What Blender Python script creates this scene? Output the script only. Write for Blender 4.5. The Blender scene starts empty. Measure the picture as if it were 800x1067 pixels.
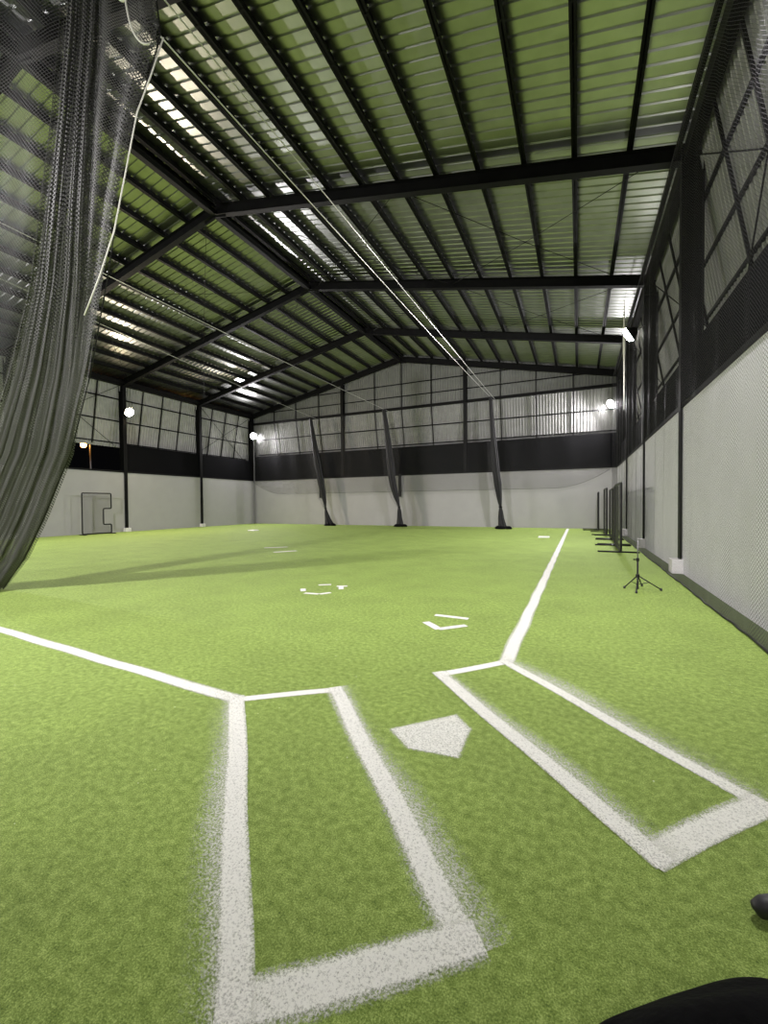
import bpy, bmesh, math, random
from mathutils import Vector, Matrix
random.seed(4)
sc = bpy.context.scene
col = sc.collection
R = math.radians
PI = math.pi

# ------------------------------------------------------------------ camera
CAM = Vector((0, 0, 1.5))
yaw, pitch, roll = R(24.76), R(1.07), R(-0.442)
fv = Vector((-math.sin(yaw)*math.cos(pitch), math.cos(yaw)*math.cos(pitch), -math.sin(pitch)))
rt = Vector((math.cos(yaw), math.sin(yaw), 0))
up = rt.cross(fv)
r2 = rt*math.cos(roll)+up*math.sin(roll)
u2 = -rt*math.sin(roll)+up*math.cos(roll)
cd = bpy.data.cameras.new('camera')
cd.sensor_fit = 'VERTICAL'; cd.sensor_height = 24.0
cd.lens = 439.1/1067*24.0
cd.clip_start = 0.02; cd.clip_end = 300
cam = bpy.data.objects.new('camera', cd); col.objects.link(cam)
cam.matrix_world = Matrix(((r2.x, u2.x, -fv.x, 0), (r2.y, u2.y, -fv.y, 0), (r2.z, u2.z, -fv.z, 1.5), (0, 0, 0, 1)))
sc.camera = cam

# ------------------------------------------------------------------ world, exposure
w = bpy.data.worlds.new('night'); sc.world = w; w.use_nodes = True
w.node_tree.nodes['Background'].inputs[0].default_value = (0.0035, 0.0035, 0.004, 1)
w.node_tree.nodes['Background'].inputs[1].default_value = 0.4
sc.view_settings.view_transform = 'Standard'
sc.view_settings.look = 'None'
sc.view_settings.gamma = 1
sc.view_settings.use_curve_mapping = False
sc.view_settings.exposure = 0.22
sc.cycles.transparent_max_bounces = 32
LAMP_W = 2300
NEAR_LAMP_W = 1600
BACK_LAMP_W = 250
LEFT_NEAR_W = 3800
BACK_LEFT_W = 8500

# ------------------------------------------------------------------ dimensions (metres)
XR, XL, XM = 1.97, -24.07, -11.05        # inner faces of the side walls, ridge
YB, YF = -6.0, 26.9                      # back and far wall
FR = [-5.75, -0.25, 5.2, 10.65, 16.1, 21.55, 26.75]
ZW = 3.45                                # top of the white cladding
ZRID, ZEAVE = 11.19, 8.49                # underside of rafters
SL = (ZRID-ZEAVE)/(XR-XM)
def zraf(x): return ZRID-SL*abs(x-XM)
H_RAF, H_PUR = 0.34, 0.2

# ------------------------------------------------------------------ material helpers
MATS = {}
def mat(name, color, rough=0.6, metal=0.0, noise=0.0, nscale=5.0, bump=0.0, bscale=40.0, spec=None, emit=None, estr=0):
    m = bpy.data.materials.new(name); m.use_nodes = True
    nt = m.node_tree; b = nt.nodes['Principled BSDF']
    b.inputs['Base Color'].default_value = (*color, 1)
    b.inputs['Roughness'].default_value = rough
    b.inputs['Metallic'].default_value = metal
    if spec is not None: b.inputs['Specular IOR Level'].default_value = spec
    tc = nt.nodes.new('ShaderNodeTexCoord')
    if noise:
        n = nt.nodes.new('ShaderNodeTexNoise'); n.inputs['Scale'].default_value = nscale; n.inputs['Detail'].default_value = 6
        nt.links.new(tc.outputs['Object'], n.inputs['Vector'])
        r = nt.nodes.new('ShaderNodeValToRGB')
        r.color_ramp.elements[0].position = .3; r.color_ramp.elements[1].position = .7
        r.color_ramp.elements[0].color = (*[c*(1-noise) for c in color], 1)
        r.color_ramp.elements[1].color = (*[min(1, c*(1+noise)) for c in color], 1)
        nt.links.new(n.outputs['Fac'], r.inputs['Fac']); nt.links.new(r.outputs['Color'], b.inputs['Base Color'])
    if bump:
        n2 = nt.nodes.new('ShaderNodeTexNoise'); n2.inputs['Scale'].default_value = bscale; n2.inputs['Detail'].default_value = 3
        nt.links.new(tc.outputs['Object'], n2.inputs['Vector'])
        bp = nt.nodes.new('ShaderNodeBump'); bp.inputs['Strength'].default_value = bump; bp.inputs['Distance'].default_value = .02
        nt.links.new(n2.outputs['Fac'], bp.inputs['Height']); nt.links.new(bp.outputs['Normal'], b.inputs['Normal'])
    if emit:
        b.inputs['Emission Color'].default_value = (*emit, 1); b.inputs['Emission Strength'].default_value = estr
    MATS[name] = m
    return m

def M_(nt, op, a, b=None, c=None):
    n = nt.nodes.new('ShaderNodeMath'); n.operation = op
    for i, v in enumerate((a, b, c)):
        if v is None: continue
        if hasattr(v, 'links') or hasattr(v, 'is_linked'): nt.links.new(v, n.inputs[i])
        else: n.inputs[i].default_value = v
    return n.outputs[0]

def turf_mat():
    m = mat('turf', (.2, .34, .06), rough=.8, spec=.25)
    nt = m.node_tree; b = nt.nodes['Principled BSDF']; L = nt.links
    tc = nt.nodes.new('ShaderNodeTexCoord')
    def noise(sc_, det=4, rg=.6, vec=None):
        n = nt.nodes.new('ShaderNodeTexNoise'); n.inputs['Scale'].default_value = sc_
        n.inputs['Detail'].default_value = det; n.inputs['Roughness'].default_value = rg
        L.new(vec or tc.outputs['Object'], n.inputs['Vector']); return n.outputs['Fac']
    fine = noise(150, 4, .9); mid = noise(24, 3); big = noise(1.3, 4)
    ramp = nt.nodes.new('ShaderNodeValToRGB'); e = ramp.color_ramp.elements
    e[0].position = .36; e[0].color = (.050, .095, .010, 1)
    e[1].position = .66; e[1].color = (.60, .74, .24, 1)
    k = e.new(.5); k.color = (.225, .325, .062, 1)
    s = M_(nt, 'ADD', M_(nt, 'MULTIPLY', fine, .78), M_(nt, 'MULTIPLY', mid, .22))
    L.new(s, ramp.inputs['Fac'])
    hs = nt.nodes.new('ShaderNodeHueSaturation'); L.new(ramp.outputs['Color'], hs.inputs['Color'])
    v = nt.nodes.new('ShaderNodeMapRange'); v.inputs['From Min'].default_value = .3; v.inputs['From Max'].default_value = .7
    v.inputs['To Min'].default_value = .9; v.inputs['To Max'].default_value = 1.1
    L.new(big, v.inputs['Value']); L.new(v.outputs[0], hs.inputs['Value'])
    # pale crumbs of stray fibre
    vo = nt.nodes.new('ShaderNodeTexVoronoi'); vo.inputs['Scale'].default_value = 9
    L.new(tc.outputs['Object'], vo.inputs['Vector'])
    cr = M_(nt, 'LESS_THAN', vo.outputs['Distance'], .045)
    sel = M_(nt, 'MULTIPLY', cr, M_(nt, 'GREATER_THAN', noise(3.1, 2), .55))
    mx = nt.nodes.new('ShaderNodeMix'); mx.data_type = 'RGBA'
    L.new(sel, mx.inputs[0]); L.new(hs.outputs['Color'], mx.inputs[6]); mx.inputs[7].default_value = (.7, .75, .55, 1)
    L.new(mx.outputs[2], b.inputs['Base Color'])
    bp = nt.nodes.new('ShaderNodeBump'); bp.inputs['Strength'].default_value = .55; bp.inputs['Distance'].default_value = .012
    L.new(fine, bp.inputs['Height']); L.new(bp.outputs['Normal'], b.inputs['Normal'])
    return m

def paint_mat():
    m = mat('field_paint', (.80, .80, .74), rough=.85)
    nt = m.node_tree; L = nt.links; b = nt.nodes['Principled BSDF']
    at = nt.nodes.new('ShaderNodeAttribute'); at.attribute_name = 'cover'
    tc = nt.nodes.new('ShaderNodeTexCoord')
    n = nt.nodes.new('ShaderNodeTexNoise'); n.inputs['Scale'].default_value = 110; n.inputs['Detail'].default_value = 4; n.inputs['Roughness'].default_value = .8
    L.new(tc.outputs['Object'], n.inputs['Vector'])
    n1 = nt.nodes.new('ShaderNodeMapRange'); n1.inputs['From Min'].default_value = .42; n1.inputs['From Max'].default_value = .70
    L.new(n.outputs['Fac'], n1.inputs['Value'])
    d = M_(nt, 'SUBTRACT', M_(nt, 'MULTIPLY', at.outputs['Fac'], 1.12), M_(nt, 'MULTIPLY', n1.outputs[0], .95))
    mr = nt.nodes.new('ShaderNodeMapRange'); mr.inputs['From Min'].default_value = 0; mr.inputs['From Max'].default_value = .9
    mr.inputs['To Max'].default_value = .95
    L.new(d, mr.inputs['Value']); L.new(mr.outputs[0], b.inputs['Alpha'])
    return m

def net_mat(name, color, cell=.045, wid=.16, rough=.6, extra=0.0):
    """knotted diamond netting; cell and thread from metric UVs"""
    m = mat(name, color, rough=rough)
    nt = m.node_tree; L = nt.links; b = nt.nodes['Principled BSDF']
    uv = nt.nodes.new('ShaderNodeUVMap'); uv.uv_map = 'UVMap'
    sp = nt.nodes.new('ShaderNodeSeparateXYZ'); L.new(uv.outputs[0], sp.inputs[0])
    k = 1/(cell*math.sqrt(2))
    def line(op):
        s = M_(nt, 'MULTIPLY', M_(nt, op, sp.outputs[0], sp.outputs[1]), k)
        f = M_(nt, 'FRACT', s)
        return M_(nt, 'GREATER_THAN', M_(nt, 'ABSOLUTE', M_(nt, 'SUBTRACT', f, .5)), .5-wid/2)
    a = M_(nt, 'MAXIMUM', line('ADD'), line('SUBTRACT'))
    if extra: a = M_(nt, 'MAXIMUM', a, extra)
    L.new(a, b.inputs['Alpha'])
    return m

M = {
 'turf': turf_mat(), 'paint': paint_mat(),
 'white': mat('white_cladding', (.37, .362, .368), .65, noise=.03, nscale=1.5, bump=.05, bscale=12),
 'steel': mat('dark_steel', (.0045, .0045, .0045), .6, noise=.3, nscale=3, spec=.14),
 'roof': mat('galvanised_sheet', (.42, .43, .42), .33, metal=1.0, noise=.10, nscale=2.2),
 'panel': mat('translucent_panel', (.36, .36, .35), .5, noise=.12, nscale=2.5, spec=.4),
 'gable': mat('grey_sheet', (.19, .195, .18), .5, metal=.2, noise=.1, nscale=2.5),
 'black': mat('black_fabric', (.004, .004, .0045), .95, noise=.2, nscale=20, bump=.3, spec=.08),
 'cloth': mat('black_shade_cloth', (.006, .006, .007), .95, spec=.04),
 'blackmetal': mat('black_powder_coat', (.010, .010, .010), .45, spec=.3),
 'rubber': mat('black_rubber', (.02, .02, .022), .55),
 'grey': mat('grey_tube', (.22, .22, .22), .45, metal=.6),
 'conc': mat('white_concrete', (.75, .73, .72), .8, noise=.06, nscale=8, bump=.2),
 'cable': mat('steel_cable', (.62, .62, .58), .35, metal=.6),
 'rope': mat('pale_rope', (.72, .71, .64), .8),
 'base': mat('white_base', (.85, .85, .82), .5),
 'whiter': mat('lit_white_cladding', (.74, .735, .77), .6, noise=.04, nscale=1.5, bump=.05, bscale=12),  # white cladding made paler to carry the right wall's stronger light
 'strip': mat('dark_edge_strip', (.075, .095, .04), .9, noise=.25, nscale=30),
 'lens': mat('lamp_lens', (1, 1, 1), .3, emit=(1, .97, .92), estr=60),
 'warmlens': mat('warm_lamp_lens', (1, .8, .5), .3, emit=(1, .80, .52), estr=60),
 'sodium': mat('sodium_lens', (1, .5, .2), .3, emit=(1, .42, .10), estr=40),
 'asphalt': mat('asphalt', (.03, .03, .03), .9, noise=.2),
 'net_right': net_mat('black_netting', (.020, .020, .021), cell=.034, wid=.115),
 'net_far': net_mat('thin_black_netting', (.016, .016, .016), cell=.04, wid=.11),
 'net_near': net_mat('grey_black_netting', (.062, .062, .058), cell=.034, wid=.32),
 'net_sheet': net_mat('open_black_netting', (.05, .05, .048), cell=.034, wid=.15),
 'net_screen': net_mat('screen_netting', (.015, .015, .015), cell=.03, wid=.42),
 'net_bunch': net_mat('bundled_netting', (.005, .005, .006), cell=.03, wid=.24, extra=.9),
 'net_flap': net_mat('single_layer_netting', (.12, .12, .115), cell=.026, wid=.22),
}

# ------------------------------------------------------------------ mesh builder
class MB:
    def __init__(s): s.bm = bmesh.new()
    def box(s, x0, x1, y0, y1, z0, z1):
        v = [s.bm.verts.new(p) for p in ((x0,y0,z0),(x1,y0,z0),(x1,y1,z0),(x0,y1,z0),(x0,y0,z1),(x1,y0,z1),(x1,y1,z1),(x0,y1,z1))]
        for f in ((0,3,2,1),(4,5,6,7),(0,1,5,4),(1,2,6,5),(2,3,7,6),(3,0,4,7)): s.bm.faces.new([v[i] for i in f])
        return s
    def bar(s, a, b, w, h, upv=(0,0,1)):
        a, b = Vector(a), Vector(b); d = (b-a).normalized(); u = Vector(upv)
        if abs(d.dot(u)) > .98: u = Vector((1,0,0))
        sd = d.cross(u).normalized(); u = sd.cross(d).normalized()
        v = []
        for p in (a, b):
            for i, j in ((-1,-1),(1,-1),(1,1),(-1,1)): v.append(s.bm.verts.new(p+sd*w/2*i+u*h/2*j))
        for f in ((0,3,2,1),(4,5,6,7),(0,1,5,4),(1,2,6,5),(2,3,7,6),(3,0,4,7)): s.bm.faces.new([v[i] for i in f])
        return s
    def ibeam(s, a, b, depth, width, tf=.014, tw=.012, upv=(0,0,1)):
        a, b = Vector(a), Vector(b); d = (b-a).normalized(); u = Vector(upv)
        sd = d.cross(u).normalized(); u = sd.cross(d).normalized()
        for k in (-1, 1): s.bar(a+u*k*(depth/2-tf/2), b+u*k*(depth/2-tf/2), width, tf, u)
        s.bar(a, b, tw, depth-tf*2, u)
        return s
    def tube(s, pts, r, n=8, closed=False):
        pts = [Vector(p) for p in pts]; rings = []
        N = len(pts); ref = None
        for i, p in enumerate(pts):
            if closed: d = (pts[(i+1) % N]-pts[i-1]).normalized()
            else: d = (pts[min(i+1, N-1)]-pts[max(i-1, 0)]).normalized()
            if ref is None:
                ref = Vector((0,0,1)) if abs(d.z) < .9 else Vector((1,0,0))
            sd = d.cross(ref).normalized(); ref = sd.cross(d).normalized()
            rr = r[i] if isinstance(r, (list, tuple)) else r
            rings.append([s.bm.verts.new(p+(sd*math.cos(2*PI*k/n)+ref*math.sin(2*PI*k/n))*rr) for k in range(n)])
        for i in range(N if closed else N-1):
            A, B = rings[i], rings[(i+1) % N]
            for k in range(n): s.bm.faces.new((A[k], A[(k+1) % n], B[(k+1) % n], B[k]))
        if not closed:
            s.bm.faces.new(rings[0][::-1]); s.bm.faces.new(rings[-1])
        return s
    def lathe(s, c, prof, axis=(0,0,1), n=20):
        c = Vector(c); ax = Vector(axis).normalized()
        t = Vector((1,0,0)) if abs(ax.x) < .9 else Vector((0,1,0))
        a = ax.cross(t).normalized(); b = ax.cross(a).normalized(); rings = []
        for r, h in prof:
            rings.append([s.bm.verts.new(c+ax*h+(a*math.cos(2*PI*k/n)+b*math.sin(2*PI*k/n))*max(r, 1e-4)) for k in range(n)])
        for A, B in zip(rings, rings[1:]):
            for k in range(n): s.bm.faces.new((A[k], A[(k+1) % n], B[(k+1) % n], B[k]))
        s.bm.faces.new(rings[0][::-1]); s.bm.faces.new(rings[-1])
        return s
    def grid(s, rows, smooth=True):
        """rows of points -> sheet with metric UVs"""
        uvl = s.bm.loops.layers.uv.get('UVMap') or s.bm.loops.layers.uv.new('UVMap')
        V = []; UV = []
        nc = len(rows[0]); cum = [0]*nc
        base = None
        for i, row in enumerate(rows):
            row = [Vector(p) for p in row]
            if base is None:
                u = [0]
                for j in range(1, nc): u.append(u[-1]+(row[j]-row[j-1]).length)
                base = True
            u = [0]
            for j in range(1, nc): u.append(u[-1]+(row[j]-row[j-1]).length)
            if i: cum = [cum[j]+(row[j]-prev[j]).length for j in range(nc)]
            V.append([s.bm.verts.new(p) for p in row]); UV.append([(u[j]-u[-1]/2, cum[j]) for j in range(nc)]); prev = row
        for i in range(len(rows)-1):
            for j in range(nc-1):
                f = s.bm.faces.new((V[i][j], V[i][j+1], V[i+1][j+1], V[i+1][j])); f.smooth = smooth
                for lp, q in zip(f.loops, (UV[i][j], UV[i][j+1], UV[i+1][j+1], UV[i+1][j])): lp[uvl].uv = q
        return s
    def build(s, name, m, parent=None, smooth=False, at=None, bevel=0, recalc=True):
        if recalc: bmesh.ops.recalc_face_normals(s.bm, faces=s.bm.faces)
        if parent is None and at is None:
            xs = [v.co for v in s.bm.verts]
            at = Vector(((min(v.x for v in xs)+max(v.x for v in xs))/2, (min(v.y for v in xs)+max(v.y for v in xs))/2, min(v.z for v in xs)))
        org = Vector(at) if at is not None else parent.location.copy()
        if parent is not None and at is None:
            p = parent.parent
            while p: org = org+p.location; p = p.parent
        for v in s.bm.verts: v.co -= org
        if smooth:
            for f in s.bm.faces: f.smooth = True
        me = bpy.data.meshes.new(name); s.bm.to_mesh(me); s.bm.free()
        me.materials.append(m)
        o = bpy.data.objects.new(name, me); col.objects.link(o)
        if parent is None: o.location = org
        else: o.parent = parent
        if bevel:
            bv = o.modifiers.new('bevel', 'BEVEL'); bv.width = bevel; bv.segments = 2; bv.limit_method = 'ANGLE'
        return o

def tag(o, label, cat, group=None):
    o['label'] = label; o['category'] = cat
    if group: o['group'] = group
    return o
def struct(o): o['kind'] = 'structure'; return o
def empty(name, loc, label, cat, group=None):
    o = bpy.data.objects.new(name, None); col.objects.link(o); o.location = loc; o.empty_display_size = .2
    return tag(o, label, cat, group)
ORD = ['first','second','third','fourth','fifth','sixth','seventh','eighth','ninth','tenth','eleventh','twelfth','thirteenth','fourteenth','fifteenth','sixteenth']

# ================================================================== setting
struct(MB().box(XL-.1, XR+.1, YB-.1, YF+.1, -.05, 0).build('floor', M['turf'], at=(0,0,0)))
struct(MB().box(-60, XL-.12, -10, 50, -.12, -.05).build('ground', M['asphalt']))

# white cladding
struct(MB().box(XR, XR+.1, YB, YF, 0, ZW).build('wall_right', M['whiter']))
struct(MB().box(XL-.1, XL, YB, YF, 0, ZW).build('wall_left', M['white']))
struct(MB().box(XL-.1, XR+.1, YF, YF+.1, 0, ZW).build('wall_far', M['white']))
struct(MB().box(XL-.1, XR+.1, YB-.1, YB, 0, 8.2).build('wall_back', M['white']))
struct(MB().box(1.715, XR, 2.6, YF, 0, .006).build('trim_4', M['strip']))  # darker green floor strip between the side net and the right wall
struct(MB().box(XR-.012, XR+.16, YB, YF, ZW, ZW+.1).build('trim_1', M['steel']))
struct(MB().box(XL-.16, XL+.012, YB, YF, ZW, ZW+.1).build('trim_2', M['steel']))
struct(MB().box(XL, XR, YF-.012, YF+.16, ZW, ZW+.1).build('trim_3', M['steel']))

# corrugated sheeting: profile across, running in a direction
def corrug(n0, n1, period, h, rib):
    """(s, d) polyline of a trapezoid profile from n0 to n1"""
    out = []; s = n0
    while s < n1:
        out += [(s, 0), (s+period-rib-.02, 0), (s+period-rib, h), (s+period-.02, h)]
        s += period
    out.append((min(s, n1+period), 0))
    return out
def sheet(pts_a, pts_b, name, m, solid=0):
    b = MB()
    A = [b.bm.verts.new(p) for p in pts_a]; B = [b.bm.verts.new(p) for p in pts_b]
    for i in range(len(A)-1): b.bm.faces.new((A[i], A[i+1], B[i+1], B[i]))
    return b.build(name, m, recalc=False)
prof = corrug(YB-.6, YF+.5, .272, .032, .05)
off = H_RAF+H_PUR
b = MB()
for sgn in (1, -1):
    xe = XM+sgn*(XR-XM+.75)
    A = [b.bm.verts.new((XM, y, ZRID+off+d)) for y, d in prof]
    B = [b.bm.verts.new((xe, y, zraf(xe)+off+d)) for y, d in prof]
    for i in range(len(A)-1): b.bm.faces.new((A[i], A[i+1], B[i+1], B[i]))
struct(b.build('ceiling', M['roof'], recalc=False))
# flared upper wall sheets (they lean out towards the bottom, leaving an open gap)
ZP0, ZP1, FL = 5.3, 8.75, .62
prof = corrug(YB, YF+.4, .17, .045, .06)
sheet([(XR+.28-d, y, ZP1) for y, d in prof], [(XR+.28+FL*1.15-d, y, 4.55) for y, d in prof], 'wall_right_upper', M['panel'])['kind'] = 'structure'
sheet([(XL-.28+d, y, ZP1) for y, d in prof], [(XL-.28-FL+d, y, 5.0) for y, d in prof], 'wall_left_upper', M['panel'])['kind'] = 'structure'
prof = corrug(XL-.4, XR+.4, .17, .045, .06)
ZPF = 8.06
sheet([(x, YF+.2-d, ZPF) for x, d in prof], [(x, YF+.2+FL*.8-d, ZP0) for x, d in prof], 'wall_far_upper', M['panel'])['kind'] = 'structure'
# gable above
b = MB()
prof = [(x, d) for x, d in corrug(XL-.2, XR+.2, .17, .045, .06)]
xs = sorted([p for p in prof]+[(XM, 0)])
A = [b.bm.verts.new((x, YF+.15-d, ZPF)) for x, d in xs]; B = [b.bm.verts.new((x, YF+.15-d, zraf(x)+off)) for x, d in xs]
for i in range(len(A)-1): b.bm.faces.new((A[i], A[i+1], B[i+1], B[i]))
b.build('wall_far_gable', M['gable'], recalc=False)['kind'] = 'structure'
b = MB()
A = [b.bm.verts.new((x, YB-.05, 8.1)) for x, d in xs]; B = [b.bm.verts.new((x, YB-.05, zraf(x)+off)) for x, d in xs]
for i in range(len(A)-1): b.bm.faces.new((A[i], A[i+1], B[i+1], B[i]))
b.build('wall_back_gable', M['gable'], recalc=False)['kind'] = 'structure'

# black shade cloth hung across the open gap
tag(MB().box(XL, XR+.1, YF+.10, YF+.108, ZW+.1, ZP0+.12).build('shade_cloth', M['cloth']), 'long black shade cloth filling the gap above the white far wall', 'shade cloth')
tag(MB().box(XL-.11, XL-.102, 16.2, YF, ZW+.1, 5.1).build('shade_cloth', M['cloth']), 'black shade cloth in the gap above the white left wall', 'shade cloth')
tag(MB().box(XR+.16, XR+.168, YB, YF, ZW+.1, 4.7).build('shade_cloth', M['cloth']), 'black shade cloth band above the white right wall, behind the net', 'shade cloth')

# ================================================================== steel frame
names_y = ['behind the home plate','beside the home plate','nearest to the batter boxes','over the tripod stand','halfway down the hall','just before the far wall','against the far wall']
for i, y in enumerate(FR):
    for sgn, side in ((1, 'right'), (-1, 'left')):
        b = MB()
        xe = XM+sgn*(XR-XM)
        a = Vector((XM, y, ZRID+H_RAF/2)); e = Vector((xe, y, ZEAVE+H_RAF/2))
        b.ibeam(a, e, H_RAF, .20)
        # ridge haunch plate and knee
        b.bar((XM+sgn*.01, y, ZRID+H_RAF/2-.02), (XM+sgn*.5, y, zraf(XM+.5)+H_RAF/2-.03), .03, H_RAF+.06)
        o = b.build('roof_rafter', M['steel'])
        tag(o, f'dark steel roof rafter on the {side} slope, {ORD[6-i]} frame counted from the far wall', 'rafter', 'roof rafters')
        # column
        xi = xe-sgn*.05; xo = xe+sgn*.34; zb = .15 if i < 6 else ZW+.1
        b = MB()
        b.box(min(xi, xi+sgn*.016), max(xi, xi+sgn*.016), y-.10, y+.10, zb, ZEAVE+.1)
        b.box(min(xo, xo-sgn*.016), max(xo, xo-sgn*.016), y-.10, y+.10, zb, ZEAVE+.1)
        b.box(min(xi, xo), max(xi, xo), y-.008, y+.008, zb, ZEAVE+.1)
        b.box(min(xi, xo), max(xi, xo), y-.13, y+.13, ZEAVE-.32, ZEAVE-.30)
        b.box(min(xi, xo), max(xi, xo), y-.13, y+.13, ZEAVE+.06, ZEAVE+.09)
        o = b.build('steel_column', M['steel'])
        tag(o, f'black steel column of the {side} wall, {ORD[6-i]} from the far wall', 'column', 'wall columns')
        if 1 < i < 6:
            w_ = .17
            b = MB(); b.box(min(xe-sgn*.20, xe+sgn*.02), max(xe-sgn*.20, xe+sgn*.02), y-w_, y+w_, 0, .30 if sgn > 0 else .22)
            o = b.build('concrete_pedestal', M['conc'], bevel=.012)
            tag(o, f'white square concrete footing of the {ORD[6-i]} column from the far wall, {side} side', 'footing', 'column footings')

# purlins (channel section with lips) along the hall
def purlin(x, label, m=M['steel']):
    z = zraf(x)+H_RAF; sgn = 1 if x > XM else -1
    b = MB()
    b.box(x-.012, x+.012, YB, YF, z, z+H_PUR-.004)
    b.box(x-.06, x+.06, YB, YF, z, z+.012)
    y = YB+.1
    while y < YF:                      # sag clips and bolt heads under the flange
        b.box(x-.05, x+.05, y-.02, y+.02, z-.004, z+.02); y += .66
    o = b.build('roof_purlin', m); tag(o, label, 'purlin', 'roof purlins')
for sgn, side in ((1, 'right'), (-1, 'left')):
    for k in range(12):
        x = XM+sgn*(.16+k*1.08) if k else XM+sgn*.16
        purlin(x, f'black steel purlin under the {side} roof slope, {ORD[k]} down from the ridge')
tag(MB().box(XM-.09, XM+.09, YB, YF, ZRID-.02, ZRID+.13).build('ridge_beam', M['steel']), 'black ridge beam running the whole length of the roof peak', 'beam')
for sgn, side in ((1, 'right'), (-1, 'left')):
    xe = XM+sgn*(XR-XM)
    b = MB(); b.box(min(xe, xe+sgn*.2), max(xe, xe+sgn*.2), YB, YF, ZEAVE+.02, ZEAVE+.34)
    b.box(min(xe-sgn*.16, xe-sgn*.1), max(xe-sgn*.16, xe-sgn*.1), YB, YF, ZEAVE+.10, ZEAVE+.22)
    tag(b.build('eave_beam', M['steel']), f'black eave beam along the top of the {side} wall', 'beam', 'eave beams')

# studs, girts and braces on the flared sheets
def flare(z, top=ZP1, f=FL): return (top-z)/(top-ZP0)*f
for sgn, side, X0 in ((1, 'right', XR+.2), (-1, 'left', XL-.2)):
    for k, z in enumerate((4.8, 5.75, 6.75, 7.75) if sgn > 0 else (5.25, 6.5, 7.75)):
        x = X0+sgn*flare(z)
        b = MB().box(x-.03, x+.03, YB, YF, z-.035, z+.035)
        tag(b.build('wall_girt', M['steel']), f'thin black horizontal girt on the {side} upper wall, {ORD[k]} from the bottom', 'girt', 'side wall girts')
    n = 0; zl = 4.65 if sgn > 0 else 5.1
    for i in range(1, 6):
        for q in (1, 2, 3):
            y = FR[i]+(FR[i+1]-FR[i])*q/4; n += 1
            b = MB().bar((X0+sgn*flare(zl)-sgn*.05, y, zl), (X0+sgn*flare(8.7)-sgn*.05, y, 8.7), .05, .05)
            tag(b.build('wall_stud', M['steel']), f'thin black upright on the {side} upper wall, {ORD[15-n]} from the far wall', 'stud', 'side wall studs')
        if sgn > 0 or i in (3, 5):
            for s2, nm in ((0, 'rising'), (1, 'falling')):
                ya, yb = FR[i]+.15, FR[i+1]-.15
                if s2: ya, yb = yb, ya
                b = MB().tube([(X0-sgn*.08+sgn*flare(zl), ya, zl), (X0-sgn*.08+sgn*flare(8.5), yb, 8.5)], .014, 6)
                tag(b.build('brace_rod', M['steel']), f'thin {nm} diagonal rod brace on the {side} upper wall, {ORD[5-i]} bay from the far wall', 'brace', 'wall brace rods')
# far wall framing
Y0 = YF+.1
for k, z in enumerate((5.62, 6.80)):
    y = Y0+.02+(ZPF-z)/(ZPF-ZP0)*FL*.8
    tag(MB().box(XL, XR, y-.03, y+.03, z-.035, z+.035).build('wall_girt', M['steel']), f'thin black horizontal girt on the far upper wall, {ORD[k]} from the bottom', 'girt', 'far wall girts')
for k, z in enumerate((8.9, 9.75)):
    hw = (ZRID-z)/SL+1.2
    tag(MB().box(XM-hw, XM+hw, Y0-.03, Y0+.02, z-.03, z+.03).build('wall_girt', M['steel']), f'thin black girt across the far gable, {["lower","upper"][k]} one', 'girt', 'far gable girts')
tag(MB().box(XL, XR, YF-.08, YF+.1, 7.98, 8.14).build('gable_beam', M['steel']), 'black beam crossing the far wall below the gable', 'beam')
for k, x in enumerate((-.28, -2.33, -4.41, -8.9, -11.05, -13.1, -17.8, -19.9, -22.0)):
    b = MB().bar((x, Y0-.04+FL*.8*.98, 5.4), (x, Y0-.04, 8.0), .055, .05, (0,1,0))
    b.bar((x, Y0-.04, 8.0), (x, Y0-.04, zraf(x)+.1), .055, .05, (0,1,0))
    tag(b.build('wall_stud', M['steel']), f'thin black upright of the far upper wall, {ORD[k]} from the right', 'stud', 'far wall studs')
for x, nm in ((-6.6, 'right'), (-15.65, 'left')):
    tag(MB().ibeam((x, YF-.05, ZW+.1), (x, YF-.05, zraf(x)), .26, .2, upv=(0,1,0)).build('gable_column', M['steel']), f'black steel wind column on the {nm} half of the far wall', 'column', 'far wall columns')
# two short posts hanging below the dark band, between the net bundles
for x, nm in ((-17.6, 'behind the left net bundle'), (-11.15, 'behind the middle net bundle')):
    tag(MB().box(x-.08, x+.08, YF-.16, YF-.02, 2.0, ZW+.1).build('hanging_post', M['blackmetal']), f'short black post on the far white wall {nm}', 'post', 'short far wall posts')
tag(MB().tube([(XL+.16, YF-.16, 0), (XL+.16, YF-.16, 7.0)], .045, 10).build('corner_pipe', M['grey']), 'grey vertical pipe in the far left corner', 'pipe')
tag(MB().tube([(1.56, 18.35, 9.08), (1.56, 18.35, 8.0), (1.56, 18.35, 7.3), (1.56, 18.35, 6.6), (1.56, 18.35, 5.0)], [.012, .035, .045, .02, .010], 8).build('lit_net_streak', M['rope']), 'pale tapered strip added for the lit net streak beside the right wall floodlight', 'rope')  # light streak on the net, shaped as a pale tapered strip
tag(MB().tube([(XR-.02, 16.6, 3.50), (XR-.02, 16.6, 5.3), (XR-.02, 16.5, 6.2), (XR-.07, 16.21, 6.9)], .022, 8).build('conduit', M['grey']), 'grey conduit rising to the floodlight on the right wall', 'conduit')

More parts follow.
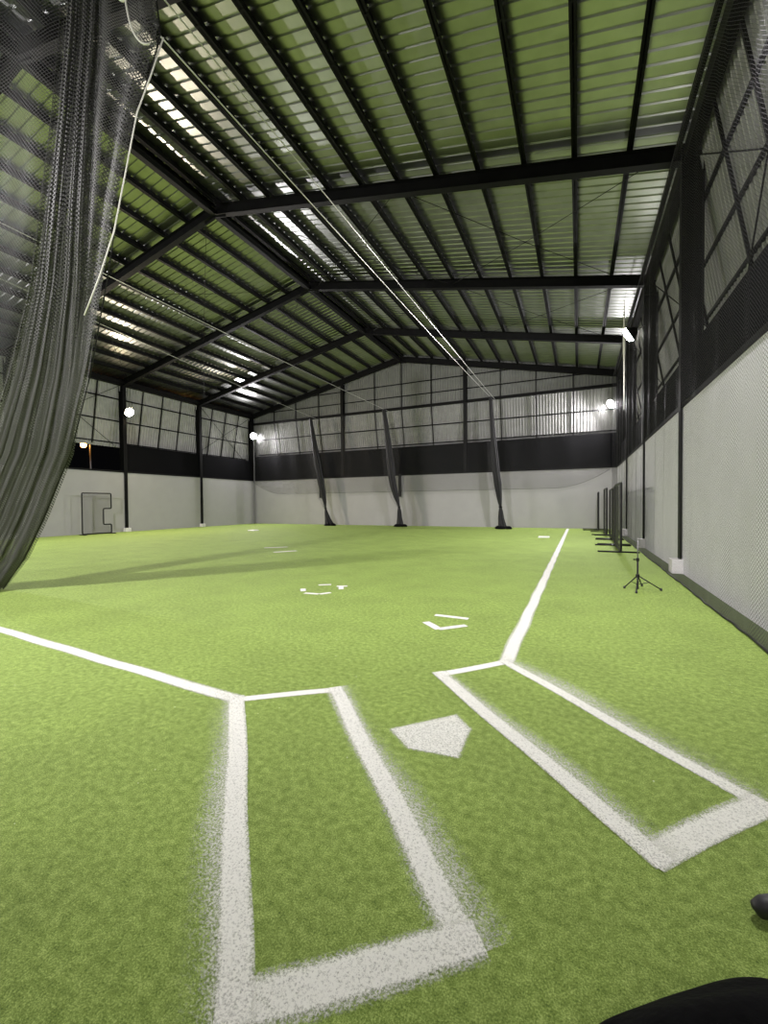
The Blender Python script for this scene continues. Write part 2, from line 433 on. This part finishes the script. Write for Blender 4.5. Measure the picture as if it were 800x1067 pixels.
# roof cross bracing rods
n = 0
for i in (3, 4):
    for sgn, side in ((1, 'right'), (-1, 'left')):
        for x0, x1 in ((.4, 6.6), (6.6, 12.6)):
            for fl in (0, 1):
                ya, yb = FR[i], FR[i+1]
                if fl: ya, yb = yb, ya
                xa, xb = XM+sgn*x0, XM+sgn*x1
                b = MB().tube([(xa, ya, zraf(xa)+.16), ((xa+xb)/2, (ya+yb)/2, zraf((xa+xb)/2)+.10), (xb, yb, zraf(xb)+.16)], .009, 5)
                tag(b.build('roof_brace', M['steel']), f'thin {["forward","backward"][fl]} diagonal roof brace, {side} slope, {["upper","lower"][x0 > 1]} half, {["nearer","farther"][i-3]} bay', 'brace', 'roof brace rods')

# ================================================================== floodlights
def flood(loc, dirv, label, warm=False, power=LAMP_W, cone=172, blend=.75):
    loc = Vector(loc); d = Vector(dirv).normalized()
    e = empty('floodlight', loc, label, 'floodlight', 'wall floodlights')
    b = MB().lathe(loc, [(.06, -.20), (.11, -.19), (.15, -.10), (.26, -.02), (.27, .03), (.25, .03)], d, 20)
    b.build('housing', M['blackmetal'], e, smooth=True)
    b = MB().lathe(loc, [(.245, .02), (.24, .07), (.19, .13), (.11, .165), (.02, .18)], d, 20)
    b.build('lens', M['warmlens' if warm else 'lens'], e, smooth=True)
    hv = Vector((d.x, d.y, 0)).normalized()
    b = MB()
    a = loc-d*.14
    b.tube([a, a-hv*.12, loc-hv*.26+Vector((0,0,.12)), loc-hv*.42+Vector((0,0,.12))], .022, 8)
    b.build('bracket', M['blackmetal'], e)
    ld = bpy.data.lights.new('floodlight_bulb', 'SPOT'); ld.energy = power; ld.shadow_soft_size = .14
    ld.spot_size = R(cone); ld.spot_blend = blend
    ld.color = (1, .86, .68) if warm else (1, .955, .985)
    lo = bpy.data.objects.new('bulb', ld); col.objects.link(lo); lo.parent = e
    lo.location = d*.23
    lo.rotation_euler = d.to_track_quat('-Z', 'Y').to_euler()
    return e
Z_ = 7.02
flood((XR-.42, 16.1, 7.05), (-1, .25, -.55), 'white floodlight on the right wall beside the bright net streak')
flood((XR-.32, 26.42, 6.93), (-1, -.5, -.55), 'white floodlight at the far right corner')
flood((XL+.42, 16.1, 6.95), (1, 0, -.55), 'warm floodlight on the left wall above the catching screen', warm=True)
flood((XL+.40, 26.42, 7.05), (1, -.7, -.55), 'white floodlight glaring in the far left corner')
flood((XR-.42, 5.2, 7.05), (-.7, .35, -1), 'added unseen white floodlight high on the right wall above the batter boxes', power=NEAR_LAMP_W, cone=140, blend=.7)  # unseen floodlights from here on, added for turf brightness and the shadow streak
flood((XL+.42, 5.2, 6.95), (1, 0, -.55), 'added unseen white floodlight on the left wall behind the big hanging net', power=LEFT_NEAR_W)
flood((XR-.45, -5.4, 7.05), (-1, .5, -.55), 'added unseen white floodlight on the right wall behind the photographer', power=BACK_LAMP_W)
flood((-9.15, YB+.45, 7.2), (-.12, 1, -.62), 'added unseen white floodlight on the back wall behind the photographer', power=BACK_LEFT_W, cone=104, blend=.6)

# ================================================================== netting
def wav(a, f, p): return a*math.sin(f+p)
# right wall net: gently folded curtain hung from a cable
rows = []
zs = [0.03, .35, .8, 1.5, 2.5, 3.6, 4.8, 6, 7.2, 8.3]
ys = [2.6+.12*k for k in range(int((26.75-2.6)/.12)+1)]
for z in zs:
    rows.append([(1.70+.020*math.sin(y*5.1+z*.3)+.012*math.sin(y*11.7+1.3*z)+(.02*math.sin(y*2.3) if z < .1 else 0)*.4, y, z) for y in ys])
e = empty('side_net', (1.7, 14, 0), 'tall black net curtain hanging along the right wall from eave to turf', 'net')
MB().grid(rows).build('netting', M['net_right'], e, recalc=False)
b = MB().tube([(1.70+.008*math.sin(y*2.3)+.006*math.sin(y*9), y, .018+.006*math.sin(y*13)) for y in ys], .014, 6)
b.build('hem_rope', M['blackmetal'], e, smooth=True)
MB().tube([(1.70, 2.6, 8.32), (1.70, 26.75, 8.32)], .010, 6).build('top_cable', M['blackmetal'], e)
# thin net across the far wall with scalloped lower edge
rows = []
xs = [XL+.3+(1.6-XL-.3)*k/80 for k in range(81)]
def zlow(x):
    d = min(x-(XL+.3), 1.6-x)
    return 2.35+1.0*max(0, 1-d/3.0)**2
for t in range(7):
    rows.append([(x, YF-.42+.03*math.sin(x*4+t*.4), zlow(x)+(7.9-zlow(x))*t/6) for x in xs])
e = empty('back_net', (XM, YF-.42, 2.3), 'thin black net hung before the far wall with a scalloped lower edge', 'net')
MB().grid(rows).build('netting', M['net_far'], e, recalc=False)
MB().tube([(x, YF-.42, zlow(x)) for x in xs], .008, 5).build('hem_rope', M['blackmetal'], e)

def bundle(name, x, y, prof, label, flap, m='net_bunch'):
    """prof: (z, dx, half width)"""
    e = empty(name, (x, y, 0), label, 'net', 'net dividers gathered at the far wall')
    rows = []
    n = 56
    for z, dx, hw in prof:
        row = []
        for k in range(n+1):
            a = 2*PI*k/n
            f = 1+.26*math.sin(7*a+z*.5)+.1*math.sin(13*a+z)
            row.append((x+dx+hw*.8*f*math.cos(a), y+hw*.7*f*math.sin(a), z))
        rows.append(row)
    MB().grid(rows).build('netting', M[m], e, recalc=False)
    # loose outer fold
    rows = []
    for z, dx, hw in flap:
        rows.append([(x+dx+hw*(t/5-1), y-.15-.05*math.sin(t*2.), z) for t in range(11)])
    MB().grid(rows).build('loose_fold', M['net_far'], e, recalc=False)
    # tie and heap on the turf
    zt = min(prof, key=lambda p: p[2] if p[0] > .4 else 9)
    MB().lathe((x+zt[1], y, zt[0]-.03), [(zt[2]+.03, 0), (zt[2]+.05, .03), (zt[2]+.03, .06)]).build('tie', M['rope'] if False else M['black'], e)
    b = MB()
    for k in range(6):
        a = k*1.1; rr = .20+.05*math.sin(k*2.1)
        b.lathe((x+prof[0][1]+.36*math.cos(a)*(k % 3-.6), y+.15*math.sin(a), 0), [(rr*1.1, .0), (rr*1.2, .05), (rr*.9, .12), (rr*.4, .17), (.02, .18)], n=12)
    b.build('heap', M['black'], e, smooth=True)
    return e
bundle('net_bundle', -16.4, 25.6, [(.0, .35, .42), (.15, .30, .34), (.5, .18, .22), (.9, .07, .14), (1.22, .0, .06), (1.7, -.06, .13), (2.4, -.22, .22), (3.2, -.38, .26), (4.5, -.62, .27), (5.6, -.85, .20), (6.8, -1.05, .15), (7.75, -1.2, .10)],
       'black net bundle tied near the floor, leftmost of three at the far wall', [(1.25, -.02, .05), (2, -.3, .25), (3, -.55, .3), (4.2, -.75, .35), (5.4, -.95, .3), (6.6, -1.1, .2)])
bundle('net_bundle', -10.75, 25.8, [(.0, .02, .34), (.15, .0, .25), (.6, -.02, .17), (1.0, -.03, .14), (1.32, -.05, .07), (1.9, -.22, .18), (2.6, -.42, .24), (3.3, -.55, .26), (4.5, -.66, .26), (5.6, -.80, .20), (6.8, -.95, .16), (7.85, -1.1, .13)],
       'black net bundle tied near the floor, middle one at the far wall', [(1.3, -.08, .06), (2, -.4, .22), (3, -.55, .45), (4.2, -.5, .6), (5.6, -.65, .6), (6.9, -.8, .5)])
bundle('net_bundle', -4.05, 25.2, [(.0, .05, .30), (.15, .02, .24), (.6, -.05, .17), (1.0, -.07, .13), (1.28, -.08, .07), (1.8, -.15, .15), (2.6, -.24, .22), (3.4, -.34, .22), (4.5, -.42, .2), (5.6, -.50, .15), (6.8, -.58, .12), (7.75, -.64, .10)],
       'black net bundle tied near the floor, rightmost of three at the far wall', [(1.3, -.1, .05), (2, -.2, .2), (3, -.4, .3), (4.2, -.5, .3), (5.6, -.6, .25), (6.9, -.65, .15)])

bundle('net_bundle', -9.35, 2.0, [(.0, .05, .34), (.15, .02, .28), (.6, -.05, .20), (1.0, -.07, .16), (1.8, -.05, .2), (2.6, -.04, .24), (3.4, -.03, .24), (4.5, 0, .22), (5.6, 0, .17), (6.8, 0, .14), (7.75, 0, .10)],  # out of view, added to throw the long shadow streak across the turf
       'unseen black net bundle added outside the left edge to cast the floor streak', [(1.3, -.1, .05), (2, -.1, .2), (3, -.1, .3), (4.2, -.1, .3), (5.6, -.1, .25), (6.9, -.05, .15)])
# big near curtain, swept to the left. Local frame: s along the hall's diagonal, q depth
SD = Vector((math.cos(yaw), math.sin(yaw), 0)); QD = Vector((-math.sin(yaw), math.cos(yaw), 0))
def C(s, q, z): return SD*s+QD*q+Vector((0, 0, z))
def xs_(px): return (px-400)/439.1
Q0 = 4.9
#  z, left of sheet, left of gather, right of gather, right of flap (metres along s), depth
CUR = [(8.42, -6.11, -3.51, -3.23, -2.69, 5.1), (7.61, -6.2, -3.6, -3.29, -2.65, 5.1), (7.05, -6.24, -3.64, -3.33, -2.59, 5.1), (6.1, -6.35, -3.75, -3.43, -2.9, 5.1), (5.11, -6.67, -4.07, -3.63, -3.25, 5.27), (4.38, -7.1, -4.5, -3.91, -3.62, 5.6), (3.37, -7.81, -5.21, -4.34, -4.16, 6.05), (2.33, -8.61, -6.01, -4.89, -4.8, 6.51), (1.28, -9.6, -7.0, -5.69, -5.63, 6.98), (0.6, -10.31, -7.71, -6.27, -6.22, 7.28), (0.03, -11.1, -8.5, -6.92, -6.83, 7.54)]
def interp(z):
    for a, b_ in zip(CUR, CUR[1:]):
        if a[0] >= z >= b_[0]:
            t = (a[0]-z)/(a[0]-b_[0]); return [a[i]+(b_[i]-a[i])*t for i in range(6)]
    return list(CUR[0] if z > 5 else CUR[-1])
Z = [CUR[0][0]-k*(CUR[0][0]-.03)/44 for k in range(45)]
e = empty('hanging_net', tuple(C(-3.4, 5.1, 0)), 'huge grey black net gathered and swept down at the left, nearest the camera', 'net')
rows = []
for z in Z:
    c = interp(z)
    rows.append([C(c[1]+(c[2]+.2-c[1])*t/26, c[5]+.22+.06*math.sin(t*.8+z*.3), z) for t in range(27)])
MB().grid(rows).build('loose_sheet', M['net_sheet'], e, recalc=False)
def irr(t, ph):
    return .45*math.sin(2*PI*3.1*t+ph)+.3*math.sin(2*PI*7.3*t+2*ph)+.25*math.sin(2*PI*12.7*t+3.1*ph)
for lay, (ph, sa, da, dq) in enumerate(((0, .035, .05, 0), (1.1, .06, .04, .09), (2.3, .03, .03, -.08), (4.0, .07, .07, .16))):
    rows = []
    for z in Z:
        c = interp(z); c[2] -= .10; wd = c[3]-c[2]; row = []
        for k in range(141):
            t = k/140
            s = c[2]+wd*(t+sa*irr(t*1.3, ph+.08*z)*(1-abs(2*t-1)**6)+.03*math.sin(z*1.3+ph)*(1-t))
            q = c[5]+dq+da*irr(t, ph+1+.12*z)
            row.append(C(s, q, z))
        rows.append(row)
    MB().grid(rows).build('gathered_net', M['net_near'], e, recalc=False)
rows = []
for z in Z:
    c = interp(z); a = c[3]-.1
    rows.append([C(a+(c[4]-a)*t/10, c[5]-.04+.05*math.sin(t*1.3+z), z) for t in range(11)])
MB().grid(rows).build('edge_fold', M['net_flap'], e, recalc=False)
# doubled hem along the free edge
rows = []
for z in Z:
    c = interp(z)
    rows.append([C(c[4]-.20+.05*t, c[5]-.10+.03*math.sin(t*2+z), z) for t in range(5)])
MB().grid(rows).build('hem', M['net_near'], e, recalc=False)
MB().tube([C(interp(z)[4], interp(z)[5]-.02, z) for z in Z], .008, 6).build('edge_rope', M['blackmetal'], e)

# overhead cables that the net dividers slide on
def cable(pts, r, label, name='net_cable', m='cable'):
    tag(MB().tube(pts, r, 6).build(name, M[m]), label, 'cable', 'overhead net cables')
def sag(a, b, s, n=16): 
    a, b = Vector(a), Vector(b)
    return [a.lerp(b, k/n)-Vector((0,0,s*4*(k/n)*(1-k/n))) for k in range(n+1)]
cable(sag((-4.72, YB, 7.85), (-4.69, 26.8, 7.92), .04), .011, 'pale cable over the right net bundle, the straight one')
cable(sag(C(-2.55, 5.0, 6.95), (-4.75, 26.75, 7.86), .10), .010, 'pale cable from the big hanging net to the right net bundle')
cable(sag((-11.9, 5.1, 7.95), (-11.9, 26.8, 7.9), .05), .011, 'pale cable over the middle net bundle')
cable(sag((-14.6, 5.1, 7.95), (-17.7, 26.8, 7.85), .06), .011, 'pale cable over the leftmost net bundle')
# drawing rope and loops at the near net top
tag(MB().tube([C(-2.42,4.8,6.72), C(-2.57,4.8,6.3), C(-2.73,4.8,5.9), C(-2.88,4.8,5.2), C(-3.01,4.8,4.6), C(-3.20,4.82,4.1), C(-3.40,4.85,3.68)], .008, 6).build('draw_rope', M['rope'], smooth=True), 'pale draw rope hanging down in front of the big left net', 'rope')
def bez(p, n=18):
    out = []
    P_ = [Vector(q) for q in p]
    for k in range(n+1):
        t = k/n; Q = P_
        while len(Q) > 1: Q = [Q[i].lerp(Q[i+1], t) for i in range(len(Q)-1)]
        out.append(Q[0])
    return out
tag(MB().tube(bez([C(-2.93,4.7,7.4), C(-2.90,4.7,6.85), C(-2.70,4.7,6.9), C(-2.69,4.7,7.4)])+bez([C(-2.79,4.7,7.4), C(-2.80,4.7,6.75), C(-2.66,4.7,6.5), C(-2.52,4.7,6.55)]), .010, 6).build('rope_loop', M['rope'], smooth=True), 'looped pale rope end hanging from the roof by the big left net', 'rope')

# ================================================================== screens and stand
def corner_path(pts, r=.07, n=4):
    pts = [Vector(p) for p in pts]; out = []; N = len(pts)
    for i, p in enumerate(pts):
        a = (pts[i-1]-p).normalized(); c = (pts[(i+1) % N]-p).normalized()
        A, B_ = p+a*r, p+c*r
        for k in range(n+1):
            t = k/n; out.append(A.lerp(p, t).lerp(p.lerp(B_, t), t))
    return out
def screen(name, x, y0, y1, h, label, nm='net_screen', fr=.032, notch=None, foot=(-.65, .6), group=None, feet_y=None, lean=0):
    e = empty(name, (x, (y0+y1)/2, 0), label, 'screen', group)
    if notch:
        za, zb, d = notch
        pts = [(x, y0, .05), (x, y0, h), (x, y1, h), (x, y1, zb), (x, y1-d, zb), (x, y1-d, za), (x, y1, za), (x, y1, .05)]
    else:
        pts = [(x, y0, .05), (x, y0, h), (x, y1, h), (x, y1, .05)]
    pts = [(p[0]+lean*p[2], p[1], p[2]) for p in pts]
    MB().tube(corner_path(pts), fr, 8, closed=True).build('frame', M['blackmetal'], e, smooth=True)
    def panel(b, ya, yb, z0, z1):
        b.grid([[(x+lean*z0, ya, z0), (x+lean*z0, yb, z0)], [(x+lean*z1, ya, z1), (x+lean*z1, yb, z1)]])
    b = MB()
    if notch:
        panel(b, y0, y1-d, .05, h); panel(b, y1-d, y1, .05, za); panel(b, y1-d, y1, zb, h)
    else: panel(b, y0, y1, .05, h)
    b.build('netting', M[nm], e, recalc=False)
    for fy in (feet_y or (y0, y1)):
        MB().tube([(x+foot[0], fy, .025), (x+foot[1], fy, .025)], .025, 8).build('foot', M['blackmetal'], e, smooth=True)
    return e
screen('pitching_screen', -23.3, 13.25, 14.75, 2.2, 'black framed pitching screen with a side notch by the left wall', nm='net_far', fr=.034, notch=(.52, 1.38, .42), foot=(-.25, .35))
G = 'screens parked along the right net'
screen('batting_screen', 1.15, 14.3, 16.5, 2.08, 'black framed net screen by the right net, nearest of the parked row', foot=(-.62, .48), group=G)
screen('batting_screen', 1.24, 16.9, 19.0, 2.06, 'black framed net screen by the right net, second of the parked row', foot=(-.62, .40), group=G)
screen('batting_screen', 1.28, 19.4, 21.4, 2.05, 'black framed net screen by the right net, third of the parked row', foot=(-.62, .36), group=G)
screen('batting_screen', 1.18, 21.7, 23.9, 2.15, 'black framed net screen by the right net, fourth of the parked row', foot=(-.62, .42), group=G)
screen('batting_screen', .98, 25.1, 26.2, 2.05, 'black net screen standing alone in the far right corner', foot=(-.75, .5), group=G)

tx, ty = .93, 8.42
e = empty('tripod_stand', (tx, ty, 0), 'black tripod stand on the turf near the right net', 'tripod stand')
MB().tube([(tx, ty, .05), (tx, ty, .52)], .015, 10).build('lower_pole', M['blackmetal'], e, smooth=True)
MB().tube([(tx, ty, .50), (tx, ty, .84)], .010, 10).build('upper_pole', M['grey'], e, smooth=True)
MB().lathe((tx, ty, .20), [(.022, 0), (.03, .01), (.03, .05), (.022, .06)]).build('collar', M['blackmetal'], e)
o = MB().lathe((tx, ty, .48), [(.02, 0), (.025, .01), (.025, .05), (.02, .06)]).build('clamp', M['blackmetal'], e)
k_ = MB().tube([(tx-.02, ty, .51), (tx-.065, ty-.01, .51)], [.008, .014], 8).build('knob', M['blackmetal'], e)
MB().tube([(tx, ty, .0), (tx, ty, .10)], [.022, .012], 10).build('centre_foot', M['blackmetal'], e)
for dx, dy in ((-.20, -.02), (-.06, -.40), (.34, -.02), (.10, .30)):
    l = MB().tube([(tx, ty, .235), (tx+dx, ty+dy, .02)], .010, 8).build('leg', M['blackmetal'], e, smooth=True)
    MB().tube([(tx, ty, .08), (tx+dx*.5, ty+dy*.5, .125)], .006, 6).build('brace', M['blackmetal'], e)
    MB().lathe((tx+dx, ty+dy, 0), [(.018, 0), (.02, .02), (.012, .045)]).build('rubber_foot', M['rubber'], e)

# ================================================================== field markings
def marking(name, strips, label, group=None, polys=()):
    """strips: list of (a, b, width, skirt_left, skirt_right) on the floor"""
    bm = bmesh.new(); lay = bm.verts.layers.float.new('cover'); z = .003
    for st in strips:
        a, b_, wd, sl, sr = st; a, b_ = Vector((*a, 0)), Vector((*b_, 0))
        d = (b_-a).normalized(); nrm = Vector((-d.y, d.x, 0)); L = (b_-a).length; cv = 1.08 if wd > .0999 or L > 1 else 1.6
        off = [(-wd/2-sr-.012, 0), (-wd/2-.012-sr*.35, .5 if sr else 0), (-wd/2-.006, .62), (-wd/2+.012, cv), (wd/2-.012, cv), (wd/2+.006, .62), (wd/2+.012+sl*.35, .5 if sl else 0), (wd/2+sl+.012, 0)]
        n = max(2, int(L/.25)); prev = None
        for i in range(n+1):
            t = i/n; wob = .006*math.sin(t*L*5+a.x*3)
            endf = 1 if 0 < i < n else .85
            row = []
            for o_, c in off:
                v = bm.verts.new(a+d*L*t+nrm*(o_+wob*(1 if abs(o_) < wd else 2))+Vector((0,0,z))); v[lay] = c*endf*((.62+.38*math.sin(t*L*2.3+a.x*2+o_*9)) if c == .5 else 1); row.append(v)
            if prev:
                for j in range(len(row)-1): bm.faces.new((prev[j], prev[j+1], row[j+1], row[j]))
            prev = row
        z += .0012
    for pl in polys:
        P_ = [Vector((*p, 0)) for p in pl]; c = sum(P_, Vector())/len(P_); rings = []
        for f, cv in ((.0, .98), (.88, .95), (.97, .8), (1.03, .35), (1.12, 0)):
            if f == 0: continue
            row = []
            for i in range(len(P_)):
                for k in range(6):
                    q = P_[i].lerp(P_[(i+1) % len(P_)], k/6); v = bm.verts.new(c+(q-c)*f+Vector((0,0,z))); v[lay] = cv; row.append(v)
            rings.append(row)
        bm.faces.new(rings[0])
        for A, B_ in zip(rings, rings[1:]):
            for k in range(len(A)): bm.faces.new((A[k], A[(k+1) % len(A)], B_[(k+1) % len(A)], B_[k]))
    bmesh.ops.recalc_face_normals(bm, faces=bm.faces)
    for f in bm.faces:
        if f.normal.z < 0: f.normal_flip()
    me = bpy.data.meshes.new(name); bm.to_mesh(me); bm.free(); me.materials.append(M['paint'])
    o = bpy.data.objects.new(name, me); col.objects.link(o); tag(o, label, 'marking', group); return o
LW = .105
A, B_, C_, D = (-2.39, 2.45), (-1.778, 2.902), (-.349, 1.395), (-.934, .924)
def ext(p, q, e_=LW/2):
    d = (Vector(q)-Vector(p)).normalized(); return tuple(Vector(p)-d*e_), tuple(Vector(q)+d*e_)
marking('batter_box', [(*ext(A, B_, .04), .075, 0, 0), (*ext(B_, C_), LW, .14, .05), (*ext(C_, D), LW*1.15, .03, .02), (*ext(D, A), LW, .14, .0)],
        'white painted batter box outline on the turf, left of home plate', 'batter boxes')
E_, F_, G_, H_ = (-1.104, 3.533), (-.62, 4.063), (.818, 2.63), (.299, 2.074)
marking('batter_box', [(*ext(E_, F_, .04), .085, 0, 0), (*ext(F_, G_), .09, .20, 0), (*ext(G_, H_), LW*1.15, 0, .02), (*ext(H_, E_), LW, 0, .12)],
        'white painted batter box outline on the turf, right of home plate', 'batter boxes')
marking('foul_line', [((-.62, 4.06), (-.55, 26.4), .12, .02, .02)], 'white painted foul line running to the far wall at the right', 'foul lines')
marking('foul_line', [((-2.42, 2.45), (-9.5, 2.87), .105, .01, .01)], 'white painted foul line running off to the left edge', 'foul lines')
marking('home_plate', [], 'white painted home plate between the two batter boxes', None,
        [[(-1.136, 2.536), (-.787, 2.90), (-.65, 2.752), (-.641, 2.409), (-.947, 2.379)]])
marking('plate_outline', [((-1.753, 5.41), (-1.295, 5.40), .085, 0, 0), ((-1.76, 5.04), (-1.51, 4.806), .095, 0, 0), ((-1.51, 4.806), (-1.25, 5.09), .085, 0, 0)],
        'partly worn white plate outline beyond the right batter box', None)
ce = empty('circle_marking', (-4.12, 6.3, 0), 'broken white ring of paint dashes in mid field', 'marking')
for st in [((-4.46, 6.20), (-4.33, 6.02)), ((-4.22, 5.90), (-3.95, 5.92)), ((-3.93, 5.93), (-3.82, 6.10)), ((-3.80, 6.42), (-3.92, 6.62)), ((-4.02, 6.62), (-3.84, 6.70)), ((-4.2, 6.72), (-4.40, 6.60))]:
    o = marking('paint_dash', [(*st, .085, 0, 0)], '-')
    del o['label']; del o['category']; o.parent = ce; o.location = (4.12, -6.3, 0)
marking('pitching_mark', [((-9.97, 11.6), (-9.40, 12.16), .20, 0, 0)], 'short white painted stroke in mid field, farther of two', 'short painted strokes')
marking('pitching_mark', [((-8.77, 10.63), (-8.33, 11.25), .20, 0, 0)], 'short white painted stroke in mid field, nearer of two', 'short painted strokes')
marking('paint_smudge', [((.11, 2.28), (.20, 2.14), .012, 0, 0)], 'small white paint smudge beside the right batter box corner', None)
for x, y, lb in ((-17.3, 19.2, 'flat white base lying on the turf near the far left corner'), (-1.35, 19.4, 'flat white base lying on the turf near the far end of the right foul line')):
    tag(MB().box(x-.22, x+.22, y-.22, y+.22, 0, .05).build('field_base', M['base'], bevel=.012), lb, 'base', 'white field bases')

# ================================================================== black things in the lower right corner
# soft bag shape, added to stand in for a dark out-of-focus blob
bm = bmesh.new(); bmesh.ops.create_icosphere(bm, subdivisions=5, radius=1)
for v in bm.verts:
    p = v.co.copy(); q = Vector((math.copysign(abs(p.x)**.75, p.x), math.copysign(abs(p.y)**.75, p.y), math.copysign(abs(p.z)**.85, p.z)))
    lump = 1+.05*math.sin(5*p.x+1)+.04*math.sin(7*p.y)+.03*math.sin(9*p.x+6*p.y)
    v.co = Vector((q.x*.52*lump, q.y*.20*lump, max(-.14, q.z*.15*(lump+.12*math.sin(3.2*p.x+.6)))+.14))
bag = empty('standin_bag', tuple(C(.79, .89, 0)), 'black soft bag shape added for the dark blur in the lower right corner', 'bag')
bag.rotation_euler = (0, 0, yaw+R(8))
me = bpy.data.meshes.new('bag_body'); bm.to_mesh(me); bm.free(); me.materials.append(M['black'])
for p in me.polygons: p.use_smooth = True
o = bpy.data.objects.new('bag_body', me); col.objects.link(o); o.parent = bag
b = MB().tube([(-.2, -.1, .26), (-.14, -.1, .33), (.1, -.1, .35), (.2, -.1, .27)], .015, 8)
hnd = b.build('handle', M['black'], at=(0,0,0)); hnd.location = (0,0,0); hnd.parent = bag
# rubber tipped leg end at the right edge
p0 = C(1.325, 1.485, .0)
e = empty('stand_foot', tuple(p0), 'black rubber stand foot poking in at the right edge', 'stand foot')
e.rotation_euler = (0, 0, yaw)
def loc_build(b, name, m, par):
    o = b.build(name, m, at=(0,0,0), smooth=True); o.location = (0,0,0); o.parent = par; return o
loc_build(MB().tube([(-.005, 0, .03), (.0, 0, .035), (.03, 0, .042), (.12, 0, .05)], [.012, .026, .036, .036], 14), 'rubber_tip', M['rubber'], e)
loc_build(MB().tube([(.10, 0, .05), (.9, .1, .35)], .02, 12), 'tube', M['grey'], e)

# ================================================================== street light outside the left gap
sx, sy = -29.0, 17.08
e = empty('street_light', (sx, sy, -.05), 'orange street light outside, seen through the gap above the left wall', 'street light')
MB().tube([(sx, sy, -.05), (sx, sy, 5.62)], .06, 10).build('pole', M['grey'], e)
MB().tube([(sx, sy, 5.58), (sx, sy-.35, 5.62)], .035, 8).build('arm', M['grey'], e)
MB().lathe((sx, sy-.42, 5.56), [(.05, .10), (.14, .06), (.17, .0), (.16, -.01)]).build('lamp_head', M['blackmetal'], e)
MB().lathe((sx, sy-.42, 5.55), [(.15, 0), (.17, -.10), (.13, -.2), (.05, -.25)]).build('lamp_lens', M['sodium'], e, smooth=True)
ld = bpy.data.lights.new('sodium_bulb', 'POINT'); ld.energy = 60; ld.color = (1, .45, .12); ld.shadow_soft_size = .1
lo = bpy.data.objects.new('bulb', ld); col.objects.link(lo); lo.parent = e; lo.location = (0, -.42, 5.45)
